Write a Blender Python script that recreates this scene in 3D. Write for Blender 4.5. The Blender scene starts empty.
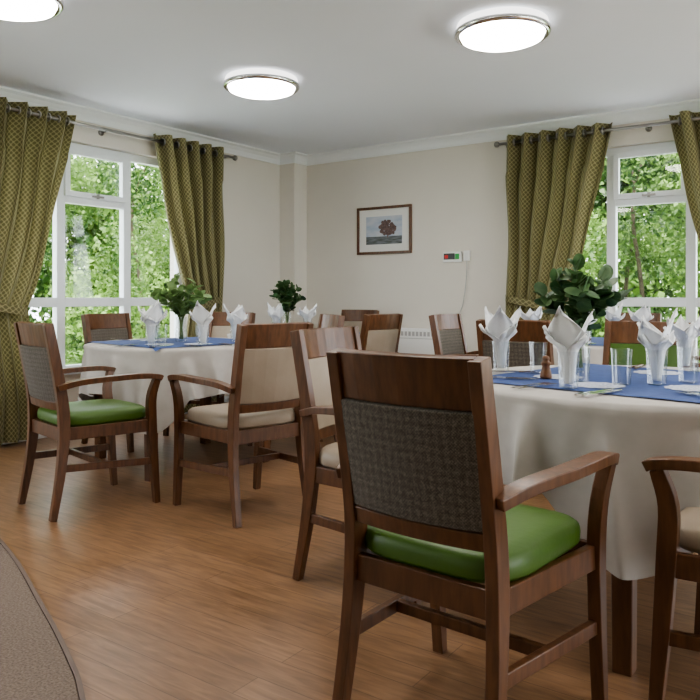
import bpy, bmesh, math, random
import numpy as np
from mathutils import Vector, Matrix
random.seed(4); np.random.seed(4)
S=bpy.context.scene
COL=S.collection
pi=math.pi

# ---------------------------------------------------------------- materials
def new_mat(name):
    m=bpy.data.materials.new(name); m.use_nodes=True
    nt=m.node_tree
    return m,nt,nt.nodes['Principled BSDF']
def N(nt,t,**kw):
    n=nt.nodes.new(t)
    for k,v in kw.items(): setattr(n,k,v)
    return n
def mat(name,c,rough=.5,metal=0,c2=None,scale=5,stretch=(1,1,1),bump=0,bscale=None,detail=4,sheen=0,spec=None,coat=0):
    m,nt,b=new_mat(name)
    b.inputs['Base Color'].default_value=(*c,1); b.inputs['Roughness'].default_value=rough
    b.inputs['Metallic'].default_value=metal
    if sheen: b.inputs['Sheen Weight'].default_value=sheen
    if coat: b.inputs['Coat Weight'].default_value=coat
    if spec is not None: b.inputs['Specular IOR Level'].default_value=spec
    tc=N(nt,'ShaderNodeTexCoord'); mp=N(nt,'ShaderNodeMapping'); mp.inputs['Scale'].default_value=stretch
    nt.links.new(tc.outputs['Object'],mp.inputs[0])
    if c2:
        no=N(nt,'ShaderNodeTexNoise'); no.inputs['Scale'].default_value=scale; no.inputs['Detail'].default_value=detail
        nt.links.new(mp.outputs[0],no.inputs['Vector'])
        r=N(nt,'ShaderNodeValToRGB'); r.color_ramp.elements[0].position=.35; r.color_ramp.elements[1].position=.65
        r.color_ramp.elements[0].color=(*c,1); r.color_ramp.elements[1].color=(*c2,1)
        nt.links.new(no.outputs[0],r.inputs[0]); nt.links.new(r.outputs[0],b.inputs['Base Color'])
    if bump:
        nb=N(nt,'ShaderNodeTexNoise'); nb.inputs['Scale'].default_value=bscale or scale*3
        nt.links.new(mp.outputs[0],nb.inputs['Vector'])
        bp=N(nt,'ShaderNodeBump'); bp.inputs['Strength'].default_value=bump; bp.inputs['Distance'].default_value=.01
        nt.links.new(nb.outputs[0],bp.inputs['Height']); nt.links.new(bp.outputs[0],b.inputs['Normal'])
    return m
WOOD=mat('walnut_wood',(.088,.038,.016),.34,c2=(.148,.064,.027),scale=9,stretch=(6,6,1),detail=6)
GREEN=mat('green_vinyl',(.062,.130,.016),.42,bump=.05,bscale=60)
BEIGE=mat('beige_vinyl',(.35,.285,.22),.5,c2=(.31,.25,.19),scale=8,bump=.05,bscale=60)
WALL=mat('cream_wall_paint',(.72,.685,.615),.75,c2=(.695,.66,.595),scale=1.5,bump=.02,bscale=150)
CEIL=mat('ceiling_paint',(.84,.88,.94),.85,c2=(.82,.86,.92),scale=.8)
TRIM=mat('white_gloss_trim',(.84,.86,.87),.4)
UPVC=mat('white_upvc',(.78,.82,.85),.3)
CLOTH=mat('white_tablecloth',(.48,.455,.425),.85,c2=(.44,.415,.385),scale=14,bump=.6,bscale=6,sheen=.05)
NAPK=mat('napkin_linen',(.74,.75,.76),.8,bump=.1,bscale=60,sheen=.1)
TOPPER=mat('blue_topper_cloth',(.018,.05,.19),.8,c2=(.028,.070,.24),scale=30,sheen=.05)
CHROME=mat('chrome',(.75,.75,.76),.15,1)
STEEL=mat('brushed_steel',(.35,.34,.32),.3,1)
PLAST=mat('white_plastic',(.82,.82,.80),.4)
CORD=mat('cord_grey',(.5,.5,.48),.5)
PEPPER=mat('pepper_mill_wood',(.12,.05,.02),.35,c2=(.2,.09,.04),scale=20)
DOILY=mat('lace_doily',(.70,.71,.73),.9,c2=(.22,.27,.42),scale=130)
STEM=mat('stem_green',(.12,.18,.05),.6)
LAWN=mat('lawn',(.06,.13,.02),.9,c2=(.12,.22,.04),scale=3)
BARK=mat('bark',(.06,.045,.03),.9,c2=(.1,.08,.05),scale=12)
CARPET=mat('carpet_tweed',(.125,.09,.07),.95,c2=(.22,.17,.135),scale=140,bump=.5,bscale=200)
RED=mat('red_plastic',(.6,.02,.02),.4); DGRN=mat('green_plastic',(.02,.35,.06),.4); DARK=mat('dark_plastic',(.03,.03,.035),.4)
def leafmat(name,a,b,tr=.45,sc=1.2):
    m,nt,p=new_mat(name)
    tc=N(nt,'ShaderNodeTexCoord'); no=N(nt,'ShaderNodeTexNoise'); no.inputs['Scale'].default_value=sc; no.inputs['Detail'].default_value=5
    nt.links.new(tc.outputs['Object'],no.inputs['Vector'])
    r=N(nt,'ShaderNodeValToRGB'); r.color_ramp.elements[0].position=.40;r.color_ramp.elements[1].position=.60
    r.color_ramp.elements[0].color=(*a,1); r.color_ramp.elements[1].color=(*b,1)
    nt.links.new(no.outputs[0],r.inputs[0]); nt.links.new(r.outputs[0],p.inputs['Base Color']); p.inputs['Roughness'].default_value=.5
    t=N(nt,'ShaderNodeBsdfTranslucent'); nt.links.new(r.outputs[0],t.inputs[0])
    mx=N(nt,'ShaderNodeMixShader'); mx.inputs[0].default_value=tr
    nt.links.new(p.outputs[0],mx.inputs[1]); nt.links.new(t.outputs[0],mx.inputs[2])
    nt.links.new(mx.outputs[0],nt.nodes['Material Output'].inputs[0]); return m
TREE=leafmat('tree_leaves',(.035,.085,.018),(.21,.33,.085),.4,.8)
EUC=leafmat('eucalyptus_leaves',(.03,.085,.025),(.09,.16,.06),.25,15)
EUCL=leafmat('light_leaves',(.12,.21,.07),(.22,.33,.12),.3,15)
def glassmat(name,f0,f1,tint=(1,1,1)):
    m,nt,p=new_mat(name); nt.nodes.remove(p)
    t=N(nt,'ShaderNodeBsdfTransparent'); t.inputs[0].default_value=(*tint,1)
    g=N(nt,'ShaderNodeBsdfGlossy'); g.inputs['Roughness'].default_value=.03
    lw=N(nt,'ShaderNodeLayerWeight'); lw.inputs[0].default_value=.3
    mr=N(nt,'ShaderNodeMapRange'); mr.inputs[3].default_value=f0; mr.inputs[4].default_value=f1
    nt.links.new(lw.outputs['Facing'],mr.inputs[0])
    mx=N(nt,'ShaderNodeMixShader'); nt.links.new(mr.outputs[0],mx.inputs[0])
    nt.links.new(t.outputs[0],mx.inputs[1]); nt.links.new(g.outputs[0],mx.inputs[2])
    nt.links.new(mx.outputs[0],nt.nodes['Material Output'].inputs[0]); return m
PANE=glassmat('window_glass',.02,.12); GLASS=glassmat('drinking_glass',.06,.6,(.93,.95,.96))
def emat(name,c,s):
    m,nt,p=new_mat(name); nt.nodes.remove(p)
    e=N(nt,'ShaderNodeEmission'); e.inputs[0].default_value=(*c,1); e.inputs[1].default_value=s
    nt.links.new(e.outputs[0],nt.nodes['Material Output'].inputs[0]); return m
LAMP=emat('lamp_diffuser',(1,.95,.88),13)
LAMPSIDE=emat('lamp_translucent_side',(1,.97,.94),1.2)  # emission added to the white lamp body to brighten the ceiling
def math_(nt,op,a,b=None):
    n=N(nt,'ShaderNodeMath',operation=op)
    for i,v in enumerate((a,b)):
        if v is None: continue
        if isinstance(v,(int,float)): n.inputs[i].default_value=v
        else: nt.links.new(v,n.inputs[i])
    return n.outputs[0]
def tweed():
    m,nt,p=new_mat('tweed_fabric'); p.inputs['Roughness'].default_value=.9
    tc=N(nt,'ShaderNodeTexCoord'); sp=N(nt,'ShaderNodeSeparateXYZ'); nt.links.new(tc.outputs['Object'],sp.inputs[0])
    a=math_(nt,'SINE',math_(nt,'MULTIPLY',sp.outputs[0],900)); b=math_(nt,'SINE',math_(nt,'MULTIPLY',sp.outputs[2],900))
    w=math_(nt,'MULTIPLY',a,b)
    c=math_(nt,'SINE',math_(nt,'MULTIPLY',sp.outputs[0],300)); d=math_(nt,'SINE',math_(nt,'MULTIPLY',sp.outputs[2],300))
    big=math_(nt,'MULTIPLY',math_(nt,'ADD',c,d),.055)
    no=N(nt,'ShaderNodeTexNoise'); no.inputs['Scale'].default_value=230; nt.links.new(tc.outputs['Object'],no.inputs['Vector'])
    v=math_(nt,'ADD',math_(nt,'ADD',math_(nt,'MULTIPLY',w,.12),big),no.outputs[0])
    r=N(nt,'ShaderNodeValToRGB'); e=r.color_ramp.elements; e[0].position=.2; e[1].position=.8
    e[0].color=(.055,.045,.037,1); e[1].color=(.20,.175,.145,1); x=e.new(.5); x.color=(.112,.096,.078,1)
    nt.links.new(v,r.inputs[0]); nt.links.new(r.outputs[0],p.inputs['Base Color'])
    bp=N(nt,'ShaderNodeBump'); bp.inputs['Strength'].default_value=.3; bp.inputs['Distance'].default_value=.003
    nt.links.new(v,bp.inputs['Height']); nt.links.new(bp.outputs[0],p.inputs['Normal']); return m
TWEED=tweed()
def curtain_mat():
    m,nt,p=new_mat('olive_patterned_curtain'); p.inputs['Roughness'].default_value=.75; p.inputs['Sheen Weight'].default_value=.2
    uv=N(nt,'ShaderNodeTexCoord'); sp=N(nt,'ShaderNodeSeparateXYZ'); nt.links.new(uv.outputs['UV'],sp.inputs[0])
    k=pi/.030
    u=math_(nt,'MULTIPLY',sp.outputs[0],k); v=math_(nt,'MULTIPLY',sp.outputs[1],k*.8)
    a=math_(nt,'SINE',math_(nt,'ADD',u,v)); b=math_(nt,'SINE',math_(nt,'SUBTRACT',u,v))
    w=math_(nt,'ABSOLUTE',math_(nt,'MULTIPLY',a,b))
    no=N(nt,'ShaderNodeTexNoise'); no.inputs['Scale'].default_value=90; nt.links.new(uv.outputs['UV'],no.inputs['Vector'])
    w2=math_(nt,'ADD',w,math_(nt,'MULTIPLY',no.outputs[0],.3))
    r=N(nt,'ShaderNodeValToRGB'); e=r.color_ramp.elements; e[0].position=.28; e[1].position=.58
    e[0].color=(.32,.29,.15,1); e[1].color=(.14,.126,.050,1)
    nt.links.new(w2,r.inputs[0]); nt.links.new(r.outputs[0],p.inputs['Base Color'])
    t=N(nt,'ShaderNodeBsdfTranslucent'); nt.links.new(r.outputs[0],t.inputs[0])
    mx=N(nt,'ShaderNodeMixShader'); mx.inputs[0].default_value=.15
    nt.links.new(p.outputs[0],mx.inputs[1]); nt.links.new(t.outputs[0],mx.inputs[2])
    nt.links.new(mx.outputs[0],nt.nodes['Material Output'].inputs[0]); return m
CURT=curtain_mat()
def floor_mat():
    m,nt,p=new_mat('oak_plank_vinyl'); p.inputs['Roughness'].default_value=.34
    tc=N(nt,'ShaderNodeTexCoord')
    br=N(nt,'ShaderNodeTexBrick'); br.inputs['Scale'].default_value=1; br.inputs['Brick Width'].default_value=1.0; br.inputs['Row Height'].default_value=.10
    br.inputs['Mortar Size'].default_value=.0014; br.inputs['Color1'].default_value=(.225,.125,.066,1); br.inputs['Color2'].default_value=(.27,.154,.084,1)
    br.inputs['Mortar'].default_value=(.13,.07,.038,1); br.offset=.37
    nt.links.new(tc.outputs['Object'],br.inputs['Vector'])
    mp=N(nt,'ShaderNodeMapping'); mp.inputs['Scale'].default_value=(2.5,18,1); nt.links.new(tc.outputs['Object'],mp.inputs[0])
    no=N(nt,'ShaderNodeTexNoise'); no.inputs['Scale'].default_value=2.6; no.inputs['Detail'].default_value=9; no.inputs['Distortion'].default_value=.6
    nt.links.new(mp.outputs[0],no.inputs['Vector'])
    r=N(nt,'ShaderNodeValToRGB'); e=r.color_ramp.elements; e[0].position=.32;e[1].position=.68; e[0].color=(.68,.66,.64,1); e[1].color=(1.12,1.12,1.12,1)
    nt.links.new(no.outputs[0],r.inputs[0])
    mx=N(nt,'ShaderNodeMix',data_type='RGBA',blend_type='MULTIPLY'); mx.inputs[0].default_value=1
    nt.links.new(br.outputs['Color'],mx.inputs[6]); nt.links.new(r.outputs[0],mx.inputs[7]); nt.links.new(mx.outputs[2],p.inputs['Base Color'])
    bp=N(nt,'ShaderNodeBump'); bp.inputs['Strength'].default_value=.08; bp.inputs['Distance'].default_value=.005
    nt.links.new(no.outputs[0],bp.inputs['Height']); nt.links.new(bp.outputs[0],p.inputs['Normal']); return m
FLOOR=floor_mat()

# ---------------------------------------------------------------- mesh helpers
def finish(bm,name,mats,loc=(0,0,0),rot=0,parent=None,bevel=0,recalc=True,smooth=False):
    if recalc: bmesh.ops.recalc_face_normals(bm,faces=bm.faces[:])
    me=bpy.data.meshes.new(name)
    if smooth:
        for f in bm.faces: f.smooth=True
    bm.to_mesh(me); bm.free()
    for m in mats: me.materials.append(m)
    return obj(name,me,loc,rot,parent,bevel)
def obj(name,me,loc=(0,0,0),rot=0,parent=None,bevel=0):
    o=bpy.data.objects.new(name,me); COL.objects.link(o); o.location=loc; o.rotation_euler=(0,0,rot)
    if parent: o.parent=parent
    if bevel:
        b=o.modifiers.new('bevel','BEVEL'); b.width=bevel; b.segments=2; b.limit_method='ANGLE'; b.angle_limit=math.radians(40)
    return o
def empty(name,loc=(0,0,0),rot=0):
    e=bpy.data.objects.new(name,None); COL.objects.link(e); e.location=loc; e.rotation_euler=(0,0,rot); e.empty_display_size=.1; return e
def box(bm,a,b,mi=0):
    x0,y0,z0=a; x1,y1,z1=b
    v=[bm.verts.new(p) for p in [(x0,y0,z0),(x1,y0,z0),(x1,y1,z0),(x0,y1,z0),(x0,y0,z1),(x1,y0,z1),(x1,y1,z1),(x0,y1,z1)]]
    for f in [(0,3,2,1),(4,5,6,7),(0,1,5,4),(1,2,6,5),(2,3,7,6),(3,0,4,7)]:
        q=bm.faces.new([v[i] for i in f]); q.material_index=mi
def crom(P,n=4):
    P=[Vector(p) for p in P]; out=[]
    Q=[2*P[0]-P[1]]+P+[2*P[-1]-P[-2]]
    for i in range(1,len(Q)-2):
        for k in range(n):
            t=k/n; a,b,c,d=Q[i-1],Q[i],Q[i+1],Q[i+2]
            out.append(.5*((2*b)+(-a+c)*t+(2*a-5*b+4*c-d)*t*t+(-a+3*b-3*c+d)*t**3))
    out.append(P[-1]); return out
def sweep(bm,pts,sec,ref,mi=0,smooth=False,shape='rect',ns=10):
    pts=[Vector(p) for p in pts]; n=len(pts); ref=Vector(ref); rings=[]
    for i,p in enumerate(pts):
        t=(pts[min(i+1,n-1)]-pts[max(i-1,0)]).normalized()
        a=(ref-t*ref.dot(t)).normalized(); b=t.cross(a)
        s=i/(n-1); w,d=sec(s) if callable(sec) else sec
        if shape=='rect': cs=[(-1,-1),(1,-1),(1,1),(-1,1)]
        else: cs=[(math.cos(2*pi*k/ns),math.sin(2*pi*k/ns)) for k in range(ns)]
        rings.append([bm.verts.new(p+a*w*.5*x+b*d*.5*y) for x,y in cs])
    m=len(rings[0])
    for i in range(n-1):
        for k in range(m):
            f=bm.faces.new([rings[i][k],rings[i][(k+1)%m],rings[i+1][(k+1)%m],rings[i+1][k]]); f.material_index=mi; f.smooth=smooth or shape!='rect'
    for r in (rings[0][::-1],rings[-1]):
        f=bm.faces.new(r); f.material_index=mi
def lathe(bm,prof,n=32,c=(0,0,0),mi=0,mis=None,smooth=True):
    rings=[]
    for r,z in prof:
        if r<1e-5: rings.append([bm.verts.new((c[0],c[1],c[2]+z))])
        else: rings.append([bm.verts.new((c[0]+r*math.cos(2*pi*k/n),c[1]+r*math.sin(2*pi*k/n),c[2]+z)) for k in range(n)])
    for i in range(len(rings)-1):
        A,B=rings[i],rings[i+1]; q=mis[i] if mis else mi
        for k in range(n):
            k2=(k+1)%n
            if len(A)==1 and len(B)==1: continue
            if len(A)==1: vs=[A[0],B[k2],B[k]]
            elif len(B)==1: vs=[A[k],A[k2],B[0]]
            else: vs=[A[k],A[k2],B[k2],B[k]]
            f=bm.faces.new(vs); f.material_index=q; f.smooth=smooth

# ---------------------------------------------------------------- room
XL,YB,XR,YS,H=-5.0,6.0,3.2,-3.2,2.5
bm=bmesh.new(); box(bm,(XL-.25,YS-.2,-.1),(XR+.2,YB+.25,0)); finish(bm,'floor',[FLOOR])
bm=bmesh.new(); box(bm,(XL-.6,YS-.4,H),(XR+.4,YB+.6,H+.2)); finish(bm,'ceiling',[CEIL])
WY0,WY1,WX0,WX1,WZ0,WZ1=2.715,4.56,-2.31,-.53,.45,2.24
def wall_with_holes(name,horizontal,p0,p1,a0,a1,holes):
    bm=bmesh.new()
    def B(u0,u1,z0,z1):
        if horizontal: box(bm,(u0,p0,z0),(u1,p1,z1))
        else: box(bm,(p0,u0,z0),(p1,u1,z1))
    c=a0
    for h0,h1,z0,z1 in holes:
        B(c,h0,0,H); 
        if z0>0: B(h0,h1,0,z0)
        B(h0,h1,z1,H); c=h1
    B(c,a1,0,H); finish(bm,name,[WALL])
wall_with_holes('wall_left',False,XL-.25,XL,YS-.2,YB,[(-1.2,1.2,WZ0,WZ1),(WY0,WY1,WZ0,WZ1)])
wall_with_holes('wall_back',True,YB,YB+.25,XL-.25,XR+.2,[(WX0,WX1,WZ0,WZ1),(.4,2.8,WZ0,WZ1)])
wall_with_holes('wall_right',False,XR,XR+.2,YS,YB,[(1.4,3.4,.1,2.24),(3.8,5.6,.1,2.24)])  # unseen openings, added so daylight fills the room
wall_with_holes('wall_front',True,YS-.2,YS,XL,XR+.2,[])
PX,PY=XL+.2,YB-.2
bm=bmesh.new(); box(bm,(XL,PY,0),(PX,YB,H)); finish(bm,'wall_corner_boxing',[WALL])
def cornice(name,path):
    bm=bmesh.new()
    prof=[(0,-.095),(.012,-.095),(.014,-.082),(.028,-.05),(.055,-.024),(.085,-.013),(.087,0),(0,0)]
    rings=[]
    n=len(path)
    for i,p in enumerate(path):
        p=Vector(p)
        def nrm(a,b):
            d=(Vector(b)-Vector(a)).normalized(); return Vector((d.y,-d.x))
        if i==0: m=nrm(path[0],path[1])
        elif i==n-1: m=nrm(path[-2],path[-1])
        else:
            a=nrm(path[i-1],path[i]); b=nrm(path[i],path[i+1]); m=(a+b)/(1+a.dot(b))
        rings.append([bm.verts.new((p.x+m.x*o,p.y+m.y*o,H+z)) for o,z in prof])
    for i in range(n-1):
        for k in range(len(prof)-1):
            bm.faces.new([rings[i][k],rings[i+1][k],rings[i+1][k+1],rings[i][k+1]])
    finish(bm,name,[TRIM])
cornice('trim_1',[(XL,YS),(XL,PY),(PX,PY),(PX,YB),(XR,YB)])
cornice('trim_2',[(XR,YB),(XR,YS),(XL,YS)])
bm=bmesh.new(); box(bm,(XL,YS,0),(XL+.018,PY,.1)); finish(bm,'baseboard_left',[TRIM],bevel=.004)
bm=bmesh.new(); box(bm,(PX,YB-.018,0),(XR,YB,.1)); box(bm,(XL,PY-.018,0),(PX+.018,PY,.1)); box(bm,(PX,PY-.018,0),(PX+.018,YB,.1)); finish(bm,'baseboard_back',[TRIM],bevel=.004)
bm=bmesh.new(); box(bm,(XR-.018,YS,0),(XR,YB,.1)); finish(bm,'baseboard_right',[TRIM],bevel=.004)
edge=crom([(-5,2.02,0),(-4,1.93,0),(-2.984,1.674,0),(-2.256,1.403,0),(-1.887,1.252,0),(-1.672,1.147,0),(-1.2,.86,0),(-.6,.35,0),(0,-.3,0),(.5,-1.2,0),(.8,-3.1,0)],6)
bm=bmesh.new(); lo=[];hi=[]
for p in edge: lo.append(bm.verts.new((max(p.x,XL+.03),max(p.y,YS+.03),.0005))); hi.append(bm.verts.new((max(p.x,XL+.03),max(p.y,YS+.03),.007)))
c1=bm.verts.new((XL+.03,YS+.03,.007))
bm.faces.new(hi+[c1])
for i in range(len(edge)-1): bm.faces.new([lo[i],lo[i+1],hi[i+1],hi[i]])
finish(bm,'carpet',[CARPET])
bm=bmesh.new(); sweep(bm,[(max(p.x,XL+.04)+.005,p.y+.008,.0045) for p in edge[:-1]],(.009,.014),(0,0,1)); finish(bm,'carpet_edge_strip',[mat('bronze_strip',(.14,.10,.08),.6)])

# ---------------------------------------------------------------- windows
def window(name,u0,u1,T):
    bm=bmesh.new()
    def B(a0,a1,z0,z1,d0,d1,mi=0):
        p=T(a0,d0,z0); q=T(a1,d1,z1)
        box(bm,[min(p[i],q[i]) for i in range(3)],[max(p[i],q[i]) for i in range(3)],mi)
    z0,z1=WZ0,WZ1; zt=1.0; zv=1.80; d0,d1=.07,.13
    w=(u1-u0)/3
    B(u0,u0+.06,z0,z1,d0,d1); B(u1-.06,u1,z0,z1,d0,d1); B(u0+.06,u1-.06,z1-.06,z1,d0,d1); B(u0+.06,u1-.06,z0,z0+.06,d0,d1)
    m1,m2=u0+w,u0+2*w
    for m in (m1,m2): B(m-.035,m+.035,z0+.06,z1-.06,d0,d1)
    for a,b in ((u0+.06,m1-.035),(m1+.035,m2-.035),(m2+.035,u1-.06)): B(a,b,zt-.035,zt+.035,d0,d1)
    a,b=m1+.035,m2-.035
    B(a,b,zv-.03,zv+.03,d0,d1)
    def sash(a,b,za,zb,t=.042):
        e0,e1=.045,.085
        B(a,a+t,za,zb,e0,e1);B(b-t,b,za,zb,e0,e1);B(a+t,b-t,za,za+t,e0,e1);B(a+t,b-t,zb-t,zb,e0,e1)
    sash(a-.012,b+.012,zv+.02,z1-.05)
    for aa,bb in ((u0+.06,m1-.035),(m1+.035,m2-.035),(m2+.035,u1-.06)):
        B(aa,bb,z0+.06,z1-.06,.098,.102,1)
    mid=(a+b)/2
    B(mid-.05,mid+.05,zv+.03,zv+.045,.025,.045,2); B(mid-.01,mid+.01,zv+.02,zv+.06,.03,.045,2)
    B(u0,u1,z0-.0,z0+.02,-.03,.07)
    return finish(bm,name,[UPVC,PANE,STEEL],bevel=.004)
window('window_1',WY0,WY1,lambda u,d,z:(XL-d,u,z))
window('window_2',WX0,WX1,lambda u,d,z:(u,YB+d,z))
def simple_frame(name,u0,u1,z0,z1,T):  # frames for out-of-view windows added to let in fill light
    bm=bmesh.new()
    def B(a0,a1,za,zb,d0=.06,d1=.12):
        p=T(a0,d0,za); q=T(a1,d1,zb)
        box(bm,[min(p[i],q[i]) for i in range(3)],[max(p[i],q[i]) for i in range(3)])
    m=(u0+u1)/2
    B(u0,u0+.06,z0,z1);B(u1-.06,u1,z0,z1);B(u0,u1,z0,z0+.06);B(u0,u1,z1-.06,z1);B(m-.035,m+.035,z0,z1)
    finish(bm,name,[UPVC],bevel=.004)
simple_frame('window_3',-1.2,1.2,WZ0,WZ1,lambda u,d,z:(XL-d,u,z))
simple_frame('window_4',.4,2.8,WZ0,WZ1,lambda u,d,z:(u,YB+d,z))
for i,(a,b) in enumerate(((1.4,3.4),(3.8,5.6))): simple_frame('window_%d'%(5+i),a,b,.1,2.24,lambda u,d,z:(XR+d,u,z))  # right-wall windows out of view, added for fill daylight

# ---------------------------------------------------------------- curtains
ZR=2.345
def curtain(name,T,so,top,tie,bot,ph=0,zb=.03,folds=6):
    bm=bmesh.new(); uvl=bm.loops.layers.uv.new('UVMap'); nU,nV=144,56; zt=ZR+.06; ztie=.98
    W=abs(top-so)*1.9; g=[]
    for j in range(nV+1):
        z=zt-(zt-zb)*j/nV; row=[]
        if z>ztie:
            f=(z-ztie)/(zt-ztie); inner=tie+(top-tie)*(f**.75 if f>0 else 0); amp=.028+.03*f**.6
        else:
            f=(ztie-z)/(ztie-zb); inner=tie+(bot-tie)*math.sin(f*pi/2)**.8; amp=.028+.015*f
        for i in range(nU+1):
            u=i/nU; s=so+(inner-so)*u
            a=2*pi*folds*u+ph
            d=.125+amp*math.sin(a)+.006*math.sin(3.1*a+z*4)*(1 if z<2.2 else 0)
            s+=.010*math.sin(2*a)+(.012*math.sin(z*5+u*9) if z<2.1 else 0)
            row.append((bm.verts.new(T(s,d,z)),u*W,z))
        g.append(row)
    for j in range(nV):
        for i in range(nU):
            q=[g[j][i],g[j+1][i],g[j+1][i+1],g[j][i+1]]
            f=bm.faces.new([x[0] for x in q]); f.smooth=True
            for l,x in zip(f.loops,q): l[uvl].uv=(x[1],x[2])
    n=28; cs=(so+tie)/2; hw=abs(tie-so)/2+.012; rr=[]
    for k in range(n):
        a=2*pi*k/n; x=cs+hw*math.cos(a); d=.125+.05*math.sin(a); sag=-.05*(math.cos(a)*(1 if top>so else -1))
        rr.append([bm.verts.new(T(x,d,ztie+sag+h)) for h in (-.03,.03)])
    for k in range(n):
        f=bm.faces.new([rr[k][0],rr[(k+1)%n][0],rr[(k+1)%n][1],rr[k][1]]); f.smooth=True
        for l,x in zip(f.loops,((0,0),(.03,0),(.03,.06),(0,.06))): l[uvl].uv=x
    for k in range(folds*2):
        a=(k+.0)*pi; u=(a-ph)/(2*pi*folds)
        if not 0.01<u<.99: continue
        s=so+(top-so)*u; c=Vector(T(s,.125,ZR)); tang=(Vector(T(s+1,.125,ZR))-c).normalized(); up=Vector((0,0,1)); side=tang.cross(up)
        R,r=.027,.006; ring=[]
        for i in range(16):
            A=2*pi*i/16; e=up*math.cos(A)+side*math.sin(A); ring.append([bm.verts.new(c+e*(R+r*math.cos(B))+tang*r*1.6*math.sin(B)) for B in (0,pi/2,pi,3*pi/2)])
        for i in range(16):
            for q in range(4):
                f=bm.faces.new([ring[i][q],ring[(i+1)%16][q],ring[(i+1)%16][(q+1)%4],ring[i][(q+1)%4]]); f.material_index=1; f.smooth=True
    return finish(bm,name,[CURT,STEEL],recalc=False)
TL=lambda s,d,z:(XL+d,s,z)
TB=lambda s,d,z:(s,YB-d,z)
curtain('curtain',TL,2.40,3.33,2.92,3.01,0,.03,6)
curtain('curtain',TL,4.84,4.08,4.47,4.40,0,.03,5)
curtain('curtain',TB,-2.53,-1.65,-2.03,-2.15,0,.03,6)
curtain('curtain',TB,-.32,-1.24,-.86,-.78,0,.03,6)
def rod(name,T,a,b):
    bm=bmesh.new(); sweep(bm,[T(a,.125,ZR),T(b,.125,ZR)],(.026,.026),(0,0,1),shape='c',ns=14)
    for e,s in ((a,-1),(b,1)):
        p=T(e,.125,ZR); bmesh.ops.create_uvsphere(bm,u_segments=14,v_segments=10,radius=.026,matrix=Matrix.Translation(p))
    for e in (a+.06,b-.06,(a+b)/2):
        sweep(bm,[T(e,0,ZR),T(e,.125,ZR)],(.014,.014),(0,0,1),shape='c',ns=8)
        sweep(bm,[T(e,0,ZR),T(e,.012,ZR)],(.05,.05),(0,0,1),shape='c',ns=14)
    finish(bm,name,[STEEL],smooth=True)
rod('curtain_rod',TL,2.25,5.02); rod('curtain_rod',TB,-2.62,-.2)

# ---------------------------------------------------------------- chairs
WM={}
def chair_mesh(key,seat,front,rear):
    if key in WM: return WM[key]
    bm=bmesh.new()
    for s in (-1,1):
        P=crom([(s*.203,-.275,0),(s*.196,-.232,.25),(s*.190,-.218,.45),(s*.188,-.236,.62),(s*.188,-.292,.915)],4)
        sweep(bm,P,lambda t:(.032,.030+.022*min(1,t*2.2)-.018*max(0,t-.55)),(1,0,0))
        P=crom([(s*.238,.235,0),(s*.238,.218,.22),(s*.24,.205,.42),(s*.25,.200,.54),(s*.262,.222,.628)],4)
        sweep(bm,P,lambda t:(.034,.028+.018*math.sin(pi*min(1,t*.9))),(1,0,0))
        P=crom([(s*.204,-.248,.615),(s*.232,-.16,.637),(s*.264,-.02,.648),(s*.272,.14,.650),(s*.266,.225,.640),(s*.262,.25,.630)],5)
        sweep(bm,P,lambda t:(.030+.020*math.sin(pi*min(1,.15+t*.8)) -(.012 if t>.97 else 0),.026),(1,0,0))
        sweep(bm,[(s*.190,-.22,.395),(s*.236,.205,.395)],(.022,.060),(1,0,0))
        sweep(bm,[(s*.196,-.232,.235),(s*.236,.218,.215)],(.020,.034),(1,0,0))
    box(bm,(-.225,.195,.36),(.225,.218,.425)); box(bm,(-.184,-.232,.36),(.184,-.209,.425))
    sweep(bm,[(-.215,-.02,.226),(.215,-.02,.226)],(.030,.020),(0,0,1))
    tilt=Vector((0,-.056,.30)).normalized()
    def bow(x,z,y0,b=.022): return (x,y0-b*(1-(x/.18)**2),z)
    xs=[-.178,-.12,-.06,0,.06,.12,.178]
    sweep(bm,[bow(x,.862,-.281) for x in xs],(.112,.026),tilt)
    sweep(bm,[bow(x,.527,-.226,.018) for x in xs],(.040,.030),tilt)
    sweep(bm,[bow(x,.676,-.245) for x in xs],lambda t:(.262,.026+.012*math.sin(pi*t)),tilt,1)
    sweep(bm,[bow(x,.676,-.261) for x in xs],lambda t:(.258,.014+.006*math.sin(pi*t)),tilt,2)
    n=48; a,b=.218,.225; prof=[(.94,.0),(.995,.012),(1,.035),(.985,.052),(.93,.063),(.75,.070),(.4,.074)]
    rings=[]
    for r,z in prof:
        row=[]
        for k in range(n):
            t=2*pi*k/n; c,s=math.cos(t),math.sin(t); e=2/5
            row.append(bm.verts.new((a*r*math.copysign(abs(c)**e,c)*(1+.08*s),b*r*math.copysign(abs(s)**e,s)-.002,.423+z)))
        rings.append(row)
    for i in range(len(rings)-1):
        for k in range(n):
            f=bm.faces.new([rings[i][k],rings[i][(k+1)%n],rings[i+1][(k+1)%n],rings[i+1][k]]); f.material_index=3; f.smooth=True
    f=bm.faces.new(rings[-1]); f.material_index=3; f.smooth=True
    f=bm.faces.new(rings[0][::-1]); f.material_index=3
    bmesh.ops.recalc_face_normals(bm,faces=bm.faces[:])
    me=bpy.data.meshes.new('dining_chair_'+key); bm.to_mesh(me); bm.free()
    for m in (WOOD,front,rear,seat): me.materials.append(m)
    WM[key]=me; return me
def chair(x,y,deg,key='beige'):
    v={'beige':(BEIGE,BEIGE,BEIGE),'green':(GREEN,TWEED,TWEED),'greenfront':(GREEN,GREEN,TWEED),'tweedbeige':(BEIGE,BEIGE,TWEED),'tweed':(BEIGE,TWEED,TWEED)}[key]
    return obj('dining_chair',chair_mesh(key,*v),(x,y,0),math.radians(deg),bevel=.005)
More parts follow.
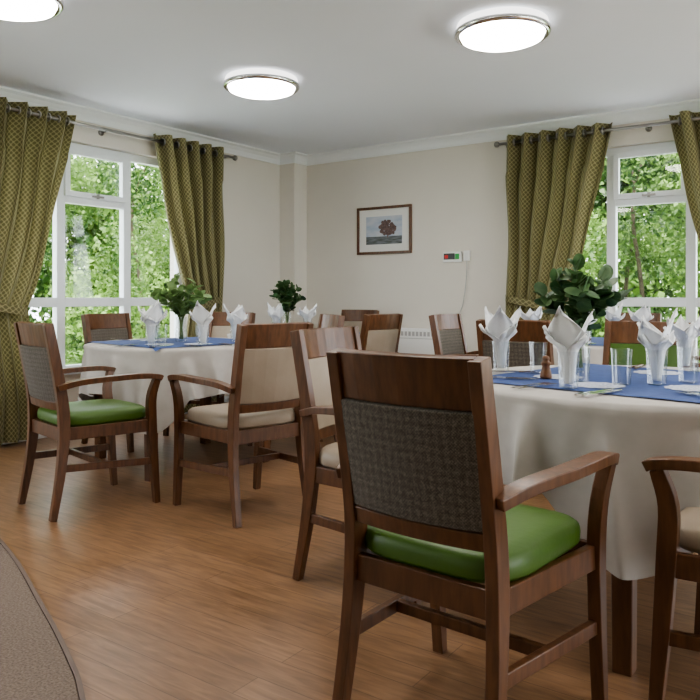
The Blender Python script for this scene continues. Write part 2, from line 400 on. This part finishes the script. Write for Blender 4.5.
chair(-.815,1.67,-4,'green')
chair(-.19,2.13,88,'beige')
chair(-1.46,2.32,-88,'beige')
chair(-.91,3.52,178,'greenfront')
chair(-3.24,2.30,-11.5,'green')
chair(-2.555,2.685,76,'beige')
chair(-4.30,3.40,-86,'tweed')
chair(-4.12,3.98,190,'tweedbeige')
chair(-3.22,3.86,146,'beige')
chair(-3.17,4.52,84,'beige')
chair(-3.98,5.50,180,'beige')
chair(-1.56,3.99,0,'tweedbeige')
chair(-2.18,4.66,-90,'tweed')
chair(-.78,4.85,90,'beige')
chair(-1.50,5.60,180,'tweed')

# ---------------------------------------------------------------- tables
def table(cx,cy,legang,seed,R=.58):
    e=empty('dining_table',(cx,cy,0))
    bm=bmesh.new(); lathe(bm,[(0,.715),(R-.01,.715),(R,.722),(R,.738),(R-.008,.745),(0,.745)],48); finish(bm,'tabletop',[WOOD],parent=e)
    bm=bmesh.new()
    L=[]
    for k in range(4):
        a=legang+k*pi/2; L.append(((R-.045)*math.cos(a),(R-.045)*math.sin(a)))
    for k in range(4):
        p,q=L[k],L[(k+1)%4]; sweep(bm,[(p[0],p[1],.67),(q[0],q[1],.67)],(.09,.022),(0,0,1))
    finish(bm,'apron',[WOOD],parent=e)
    for k,(x,y) in enumerate(L):
        bm=bmesh.new(); sweep(bm,[(x,y,0),(x,y,.715)],lambda t:(.054+.008*t,.054+.008*t),(1,0,0)); finish(bm,'leg_%d'%(k+1),[WOOD],parent=e,bevel=.004)
    rnd=random.Random(seed); bm=bmesh.new(); n=480; zt=.7495; rings=[]
    ph=[rnd.uniform(0,6.28) for _ in range(5)]
    K=17; folds=[]
    for k in range(K):
        folds.append((2*pi*k/K+rnd.uniform(-.11,.11),rnd.uniform(.05,.095),rnd.uniform(.055,.12),rnd.uniform(-.22,.22),rnd.uniform(0,.35)))
    rc=[.1,.3,.45,R-.01,R+.006]
    c=bm.verts.new((0,0,zt))
    for r in rc: rings.append([bm.verts.new((r*math.cos(2*pi*k/n),r*math.sin(2*pi*k/n),zt-(.004 if r>R else 0))) for k in range(n)])
    M=28
    for j in range(1,M+1):
        s=j/M; row=[]
        for k in range(n):
            t=2*pi*k/n; q=t-legang
            bulge=0
            for (fa,fw,fh,lean,st) in folds:
                d=(t-fa-lean*s+pi)%(2*pi)-pi
                if abs(d)>.5: continue
                g=math.exp(-abs(d/fw)**1.6)
                bulge+=fh*g*max(0,(s-st*.5))**.8
            cor=max(0,math.cos(4*q))
            drop=.29+.17*cor+.02*math.sin(5*t+ph[0])-.22*bulge
            rr=R+.010+.004*s-.045*s*(1-cor)+bulge+.003*s*math.sin(37*t+ph[2]+4*s)
            rr=max(rr,R+.008-.05*s)
            row.append(bm.verts.new((rr*math.cos(t),rr*math.sin(t),zt-.004-drop*s)))
        rings.append(row)
    for k in range(n): bm.faces.new([c,rings[0][k],rings[0][(k+1)%n]])
    for i in range(len(rings)-1):
        for k in range(n): bm.faces.new([rings[i][k],rings[i+1][k],rings[i+1][(k+1)%n],rings[i][(k+1)%n]])
    finish(bm,'tablecloth',[CLOTH],(cx,cy,0),smooth=True)
    bm=bmesh.new(); g=[]; h=.43 if R<.6 else .44; n=24; A=math.radians(-10)
    for i in range(n+1):
        row=[]
        for j in range(n+1):
            x=-h+2*h*i/n; y=-h+2*h*j/n; X=x*math.cos(A)-y*math.sin(A); Y=x*math.sin(A)+y*math.cos(A); r=math.hypot(X,Y); z=.7535
            lim=R+.012
            if r>lim: z-=(r-lim)*.95; X*=(lim+.025)/r; Y*=(lim+.025)/r
            row.append(bm.verts.new((X,Y,z+.0006*math.sin(20*x+9*y))))
        g.append(row)
    for i in range(n):
        for j in range(n): bm.faces.new([g[i][j],g[i+1][j],g[i+1][j+1],g[i][j+1]])
    finish(bm,'blue_table_topper',[TOPPER],(cx,cy,0),smooth=True)
T1=(-.66,2.67);T2=(-3.60,3.22);T3=(-3.95,4.72);T4=(-1.50,4.85)
table(*T1,math.radians(-80),1,.61); table(*T2,math.radians(-60),2); table(*T3,math.radians(-70),3,.54); table(*T4,math.radians(-80),4,.54)

# ---------------------------------------------------------------- tableware
ZT=.756
gl=bmesh.new(); lathe(gl,[(0,0),(.027,0),(.029,.004),(.033,.10),(.0355,.115)],28); gm=bpy.data.meshes.new('tumbler'); gl.to_mesh(gm); gl.free(); gm.materials.append(GLASS)
def napkin(seed):
    r=random.Random(seed); bm=bmesh.new(); n=6
    for k in range(n):
        a0=2*pi*k/n+r.uniform(-.25,.25); L=r.uniform(.19,.24) if k%2==0 else r.uniform(.15,.20); lean=r.uniform(.045,.075); W=r.uniform(.080,.10)
        rows=[]; m=14; q=8
        for i in range(m+1):
            t=i/m; w=W*(.30+1.25*t**.8)*(1-t**2.8)+.0008; base=.010+lean*t**1.5
            row=[]
            for j in range(q+1):
                s=-1+2*j/q; curl=.45*w*(s*s)
                rad=base-curl*.7+.004*math.cos(s*7+k); tan=s*w*.85
                row.append(bm.verts.new((rad*math.cos(a0)-tan*math.sin(a0),rad*math.sin(a0)+tan*math.cos(a0),.012+L*t-.012*t*s*s*2)))
            rows.append(row)
        for i in range(m):
            for j in range(q):
                f=bm.faces.new([rows[i][j],rows[i][j+1],rows[i+1][j+1],rows[i+1][j]]); f.smooth=True
    for v in bm.verts:
        if v.co.z<.118:
            lim=.012+.014*v.co.z/.1
        elif v.co.z<.17: lim=.029+(v.co.z-.118)*1.5
        else: continue
        rr=math.hypot(v.co.x,v.co.y)
        if rr>lim: v.co.x*=lim/rr; v.co.y*=lim/rr
    me=bpy.data.meshes.new('napkin'); bm.to_mesh(me); bm.free(); me.materials.append(NAPK); return me
nk=[napkin(s) for s in (3,8,14,21)]
def setting(x,y,i,rot=0,sc=1):
    e=empty('napkin_in_glass',(x,y,ZT),rot)
    obj('tumbler',gm,parent=e); o=obj('folded_napkin',nk[i%4],parent=e); o.scale=(sc,sc,sc)
    s=o.modifiers.new('s','SOLIDIFY'); s.thickness=.0015
for a in [(-.775,2.28,0,.4,1.05),(-.57,2.53,1,.3,1.0),(-1.16,2.64,2,1.0,1.05),(-.60,3.14,3,0,1),
          (-3.46,2.86,1,.2,1.08),(-3.23,3.06,0,.8,1.08),(-3.30,3.40,2,0,1.0),(-3.95,3.3,3,0,1),
          (-3.83,4.40,0,0,1),(-3.63,4.55,3,.5,1),(-4.2,4.85,1,0,1),
          (-1.88,4.78,3,0,1),(-1.22,4.98,0,1,1),(-1.45,5.2,1,0,1),(-1.42,4.50,2,0,1)]: setting(*a)
for x,y in ((-.665,2.47),(-.80,2.47),(-.50,2.66),(-1.02,2.66),(-3.55,3.02),(-3.38,3.18)):
    obj('water_glass',gm,(x,y,ZT))
def plant(x,y,mt,seed,spread,leafr,ns=13):
    r=random.Random(seed); e=empty('foliage_in_vase',(x,y,ZT))
    bm=bmesh.new(); lathe(bm,[(0,0),(.034,0),(.038,.006),(.036,.06),(.030,.12),(.034,.155)],24)
    finish(bm,'vase',[GLASS],parent=e)
    bm=bmesh.new(); bl=bmesh.new()
    for k in range(ns):
        a=2*pi*k/ns+r.uniform(-.3,.3); out=spread*r.uniform(.25,1); h=.43-.16*(out/spread)+r.uniform(-.04,.04)
        P=crom([(.012*math.cos(a+2),.012*math.sin(a+2),.015),(.015*math.cos(a),.015*math.sin(a),.15),(out*.5*math.cos(a),out*.5*math.sin(a),.15+(h-.15)*.62),(out*math.cos(a),out*math.sin(a),h)],5)
        sweep(bm,P,lambda t:(.005-.003*t,.005-.003*t),(.3,.9,.1),shape='c',ns=5)
        for i,p in enumerate(P[6:]):
            for sd in (-1,1) if i>3 else (-1,):
                R=leafr*r.uniform(.7,1.2)
                d=Vector((r.uniform(-1,1),r.uniform(-1,1),r.uniform(-.2,.9))).normalized(); n=Vector((r.uniform(-.8,.8),r.uniform(-.8,.8),1)); n=(n-d*n.dot(d)).normalized(); sdv=d.cross(n)
                c=p+d*R*1.15; vs=[]
                for q in range(12):
                    A=2*pi*q/12; vs.append(bl.verts.new(c+d*R*math.cos(A)*1.1+sdv*R*.85*math.sin(A)+n*R*.18*math.sin(A)**2))
                cc=bl.verts.new(c)
                for q in range(12): f=bl.faces.new([cc,vs[q],vs[(q+1)%12]]); f.smooth=True
    finish(bm,'stems',[STEM],parent=e,smooth=True); finish(bl,'leaves',[mt],parent=e,recalc=False)
plant(-.91,2.80,EUC,5,.15,.028)
plant(-3.60,3.22,EUCL,6,.18,.027,14)
plant(-3.90,4.62,EUC,7,.15,.026)
def mill(x,y,m,h=.075):
    bm=bmesh.new(); lathe(bm,[(0,0),(.019,0),(.021,.006),(.017,.025),(.013,.042),(.017,.05),(.017,.056),(.010,.060),(.013,.066),(.011,.076),(0,.08)],20); finish(bm,'pepper_mill' if m==PEPPER else 'salt_shaker',[m],(x,y,ZT))
mill(-.93,2.50,PEPPER); mill(-.88,2.56,STEEL); mill(-3.5,3.3,PEPPER); mill(-1.5,4.78,PEPPER)
def fork():
    bm=bmesh.new(); sweep(bm,crom([(0,0,.002),(0,.06,.003),(0,.12,.005),(0,.14,.003)],3),lambda t:(.013-.008*t,.0025),(1,0,0))
    box(bm,(-.011,.138,.002),(.011,.156,.0045))
    for x in (-.009,-.003,.003,.009): box(bm,(x-.0014,.154,.002),(x+.0014,.195,.0045))
    me=bpy.data.meshes.new('fork'); bmesh.ops.recalc_face_normals(bm,faces=bm.faces[:]); bm.to_mesh(me); bm.free(); me.materials.append(CHROME); return me
def knife():
    bm=bmesh.new(); sweep(bm,[(0,0,.003),(0,.09,.003)],(.013,.005),(1,0,0)); sweep(bm,crom([(0,.09,.003),(.001,.12,.003),(.001,.18,.003),(-.003,.215,.003)],3),lambda t:(.018-.012*t**4,.002),(1,0,0))
    me=bpy.data.meshes.new('knife'); bmesh.ops.recalc_face_normals(bm,faces=bm.faces[:]); bm.to_mesh(me); bm.free(); me.materials.append(CHROME); return me
FK,KN=fork(),knife()
def place(cx,cy,ang,rad=.42):
    d=Vector((math.cos(ang),math.sin(ang))); t=Vector((-d.y,d.x)); c=Vector((cx,cy))+d*rad
    bm=bmesh.new(); n=48; vs=[bm.verts.new(((.085+.005*math.cos(12*2*pi*k/n))*math.cos(2*pi*k/n),(.085+.005*math.cos(12*2*pi*k/n))*math.sin(2*pi*k/n),0)) for k in range(n)]; bm.faces.new(vs)
    finish(bm,'lace_doily',[DOILY],(*(c-d*.16),ZT-.0005))
    r=ang+pi/2
    for s,me,nm in ((-.10,FK,'fork'),(-.125,FK,'fork'),(.10,KN,'knife'),(.125,KN,'knife')):
        p=c+t*s+d*.12; obj(nm,me,(p.x,p.y,ZT-.001),r)
for c,angs in ((T1,(-104,-40,-160,90)),(T2,(-70,-20,180)),(T3,(-60,)),(T4,(-90,180))):
    for a in angs: place(*c,math.radians(a),.40 if c in (T3,T4) else .43)

# ---------------------------------------------------------------- wall items
e=empty('framed_landscape_picture',(-3.842,YB,1.685))
w,h=.31,.23
bm=bmesh.new()
for a,b in (((-w,-.022,-h),(w,-.001,-h+.025)),((-w,-.022,h-.025),(w,-.001,h)),((-w,-.022,-h+.025),(-w+.025,-.001,h-.025)),((w-.025,-.022,-h+.025),(w,-.001,h-.025))): box(bm,a,b)
finish(bm,'frame',[WOOD],parent=e,bevel=.003)
bm=bmesh.new(); box(bm,(-w+.025,-.008,-h+.025),(w-.025,-.001,h-.025)); finish(bm,'mount',[mat('mount_card',(.75,.75,.72),.6)],parent=e)
iw,ih=.205,.135
bm=bmesh.new(); box(bm,(-iw,-.010,-ih),(iw,-.008,ih)); finish(bm,'print_sky',[mat('print_sky',(.36,.44,.56),.5,c2=(.55,.57,.62),scale=6,stretch=(1,1,3))],parent=e)
bm=bmesh.new(); box(bm,(-iw,-.0108,-ih),(iw,-.010,-ih+.075)); finish(bm,'print_field',[mat('print_field',(.08,.09,.08),.5,c2=(.18,.20,.22),scale=12,stretch=(1,1,6))],parent=e)
bm=bmesh.new(); rr=random.Random(2)
for k in range(110):
    a=rr.uniform(0,2*pi); q=rr.uniform(0,1)**.5; cx=.045+.095*q*math.cos(a); cz=.022+.068*q*math.sin(a); R=rr.uniform(.010,.018)
    bm.faces.new([bm.verts.new((cx+R*math.cos(2*pi*i/9)*rr.uniform(.8,1.1),-.0112-.00002*k,cz+R*math.sin(2*pi*i/9)*rr.uniform(.8,1.1))) for i in range(9)][::-1])
box(bm,(.039,-.0113,-.075),(.051,-.0109,.0)); finish(bm,'print_tree',[mat('print_tree',(.10,.065,.06),.6,c2=(.18,.12,.11),scale=50)],parent=e,recalc=False)
e=empty('storage_heater',(-3.52,YB-.002,0))
bm=bmesh.new(); box(bm,(-.30,-.10,.14),(.30,-.02,.75)); finish(bm,'body',[PLAST],parent=e,bevel=.012)
bm=bmesh.new()
for k in range(14): box(bm,(-.27+.04*k,-.104,.68),(-.245+.04*k,-.099,.72))
box(bm,(-.30,-.105,.655),(.30,-.10,.660)); finish(bm,'grille',[mat('grille_grey',(.45,.45,.44),.5)],parent=e)
bm=bmesh.new()
for x in (-.24,.20): box(bm,(x,-.09,.0),(x+.04,-.025,.15)); box(bm,(x,-.03,.3),(x+.04,-.002,.4))
finish(bm,'feet',[PLAST],parent=e)
e=empty('nurse_call_unit',(-3.10,YB,1.40))
bm=bmesh.new(); box(bm,(-.095,-.03,-.045),(.095,0,.05)); finish(bm,'housing',[PLAST],parent=e,bevel=.008)
bm=bmesh.new(); box(bm,(-.08,-.034,-.02),(.03,-.029,.035)); finish(bm,'display',[DARK],parent=e,bevel=.002)
bm=bmesh.new(); box(bm,(-.07,-.037,-.01),(-.035,-.033,.02)); finish(bm,'red_button',[RED],parent=e,bevel=.002)
bm=bmesh.new(); box(bm,(.035,-.036,-.02),(.075,-.029,.03)); finish(bm,'green_button',[DGRN],parent=e,bevel=.002)
e=empty('pull_cord_handset',(-2.955,YB,1.41))
bm=bmesh.new(); box(bm,(-.03,-.028,-.045),(.03,0,.045)); box(bm,(-.012,-.034,-.02),(.012,-.028,.02)); finish(bm,'socket',[PLAST],parent=e,bevel=.006)
bm=bmesh.new(); sweep(bm,crom([(0,-.02,-.04),(.0,-.03,-.2),(-.03,-.03,-.42),(-.09,-.03,-.56),(-.16,-.02,-.62)],6),(.008,.008),(0,1,0),shape='c',ns=8); finish(bm,'cord',[CORD],parent=e)

# ---------------------------------------------------------------- ceiling lamps
def clamp(x,y):
    e=empty('ceiling_light',(x,y,H))
    bm=bmesh.new(); lathe(bm,[(.225,0),(.238,-.004),(.243,-.02),(.243,-.040)],56); finish(bm,'body',[LAMPSIDE],parent=e,recalc=False)
    bm=bmesh.new(); lathe(bm,[(.243,-.038),(.252,-.042),(.254,-.055),(.248,-.066),(.232,-.070),(.222,-.064)],56); finish(bm,'chrome_rim',[CHROME],parent=e,recalc=False)
    bm=bmesh.new(); lathe(bm,[(.222,-.062),(.215,-.080),(.19,-.090),(.08,-.097),(0,-.098)],56); finish(bm,'diffuser',[LAMP],parent=e,recalc=False)
for x,y in ((-3.33,3.68),(-1.61,3.68),(.11,3.68),(1.83,3.68),(-3.33,1.90),(-1.61,1.90),(.11,1.90),(1.83,1.90),(-3.33,.12)): clamp(x,y)  # ceiling lights outside the view are added to light the room

# ---------------------------------------------------------------- outside
bm=bmesh.new(); box(bm,(-40,-30,-.5),(30,40,-.35)); finish(bm,'lawn_ground',[LAWN])
bm=bmesh.new(); box(bm,(XR+.2,-9,-.35),(9,9.5,-.1)); box(bm,(-8,-9,-.35),(XR+.2,YS-.2,-.1)); box(bm,(-8.4,YS-.2,-.35),(XL-.25,9.5,-.1)); box(bm,(XL-.25,YB+.25,-.35),(XR+.2,9.5,-.1))
finish(bm,'patio_paving',[mat('paving',(.50,.49,.46),.8,c2=(.60,.59,.56),scale=4)])
def leaves(name,lo,hi,n,size,clumps,cr):
    lo=np.array(lo);hi=np.array(hi)
    cc=lo+(hi-lo)*np.random.rand(clumps,3); idx=np.random.randint(0,clumps,n)
    g=np.random.randn(n,3); g/=np.linalg.norm(g,axis=1)[:,None]
    c=cc[idx]+g*(cr*np.random.rand(n,1)**.4)
    c[:,2]=np.maximum(c[:,2],-.3)
    a=np.random.randn(n,3); a/=np.linalg.norm(a,axis=1)[:,None]; b=np.cross(a,np.random.randn(n,3)); b/=np.linalg.norm(b,axis=1)[:,None]
    s=size*(.6+.8*np.random.rand(n,1)); a=a*s; b=b*s*.6
    V=np.stack([c-a,c+b,c+a,c-b],1).reshape(-1,3); F=np.arange(4*n).reshape(-1,4)
    me=bpy.data.meshes.new(name); me.from_pydata(V.tolist(),[],F.tolist()); me.materials.append(TREE); return me
def tree_group(name,lo,hi,lo2,hi2):
    e=empty(name,(0,0,0)); obj('leaves_near',leaves('leaves_near',lo,hi,70000,.045,70,.7),parent=e)
    obj('leaves_far',leaves('leaves_far',lo2,hi2,42000,.11,85,1.1),parent=e)
    bm=bmesh.new(); r=random.Random(5)
    for k in range(6):
        x=r.uniform(lo[0],hi[0]); y=r.uniform(lo[1],hi[1])
        sweep(bm,crom([(x,y,-.4),(x+r.uniform(-.1,.1),y,1.2),(x+r.uniform(-.3,.3),y+r.uniform(-.3,.3),3),(x+r.uniform(-.8,.8),y+r.uniform(-.8,.8),5)],4),lambda t:(.10-.07*t,.10-.07*t),(1,0,0),shape='c',ns=8)
    finish(bm,'trunks',[BARK],parent=e)
tree_group('garden_trees',(-14,4,0),(-10.3,14,4.8),(-20,6,0),(-17,20,5.0))
tree_group('garden_trees',(-8,11.3,0),(1,14.5,5.0),(-12,18,0),(1,21,6.0))

# ---------------------------------------------------------------- light
w=bpy.data.worlds.new('sky'); S.world=w; w.use_nodes=True; bg=w.node_tree.nodes['Background']; bg.inputs[0].default_value=(.88,.94,1,1); bg.inputs[1].default_value=3.8
sd=bpy.data.lights.new('sun','SUN'); sd.energy=8; sd.angle=math.radians(3); sd.color=(1,.96,.90)
so=bpy.data.objects.new('sun',sd); COL.objects.link(so); so.rotation_euler=Vector((-.38,.50,-.85)).to_track_quat('-Z','Y').to_euler(); so.location=(6,-6,9)

# ---------------------------------------------------------------- camera
cd=bpy.data.cameras.new('camera'); cd.lens=36*737/700; cd.sensor_width=36; cd.shift_y=-53/700; cd.clip_start=.05
co=bpy.data.objects.new('camera',cd); COL.objects.link(co); co.location=(0,0,1.04); co.rotation_euler=(pi/2,0,math.radians(35.3)); S.camera=co
S.view_settings.view_transform='AgX'
try: S.view_settings.look='AgX - Medium High Contrast'
except Exception as ex: print(ex)
S.view_settings.exposure=1.1
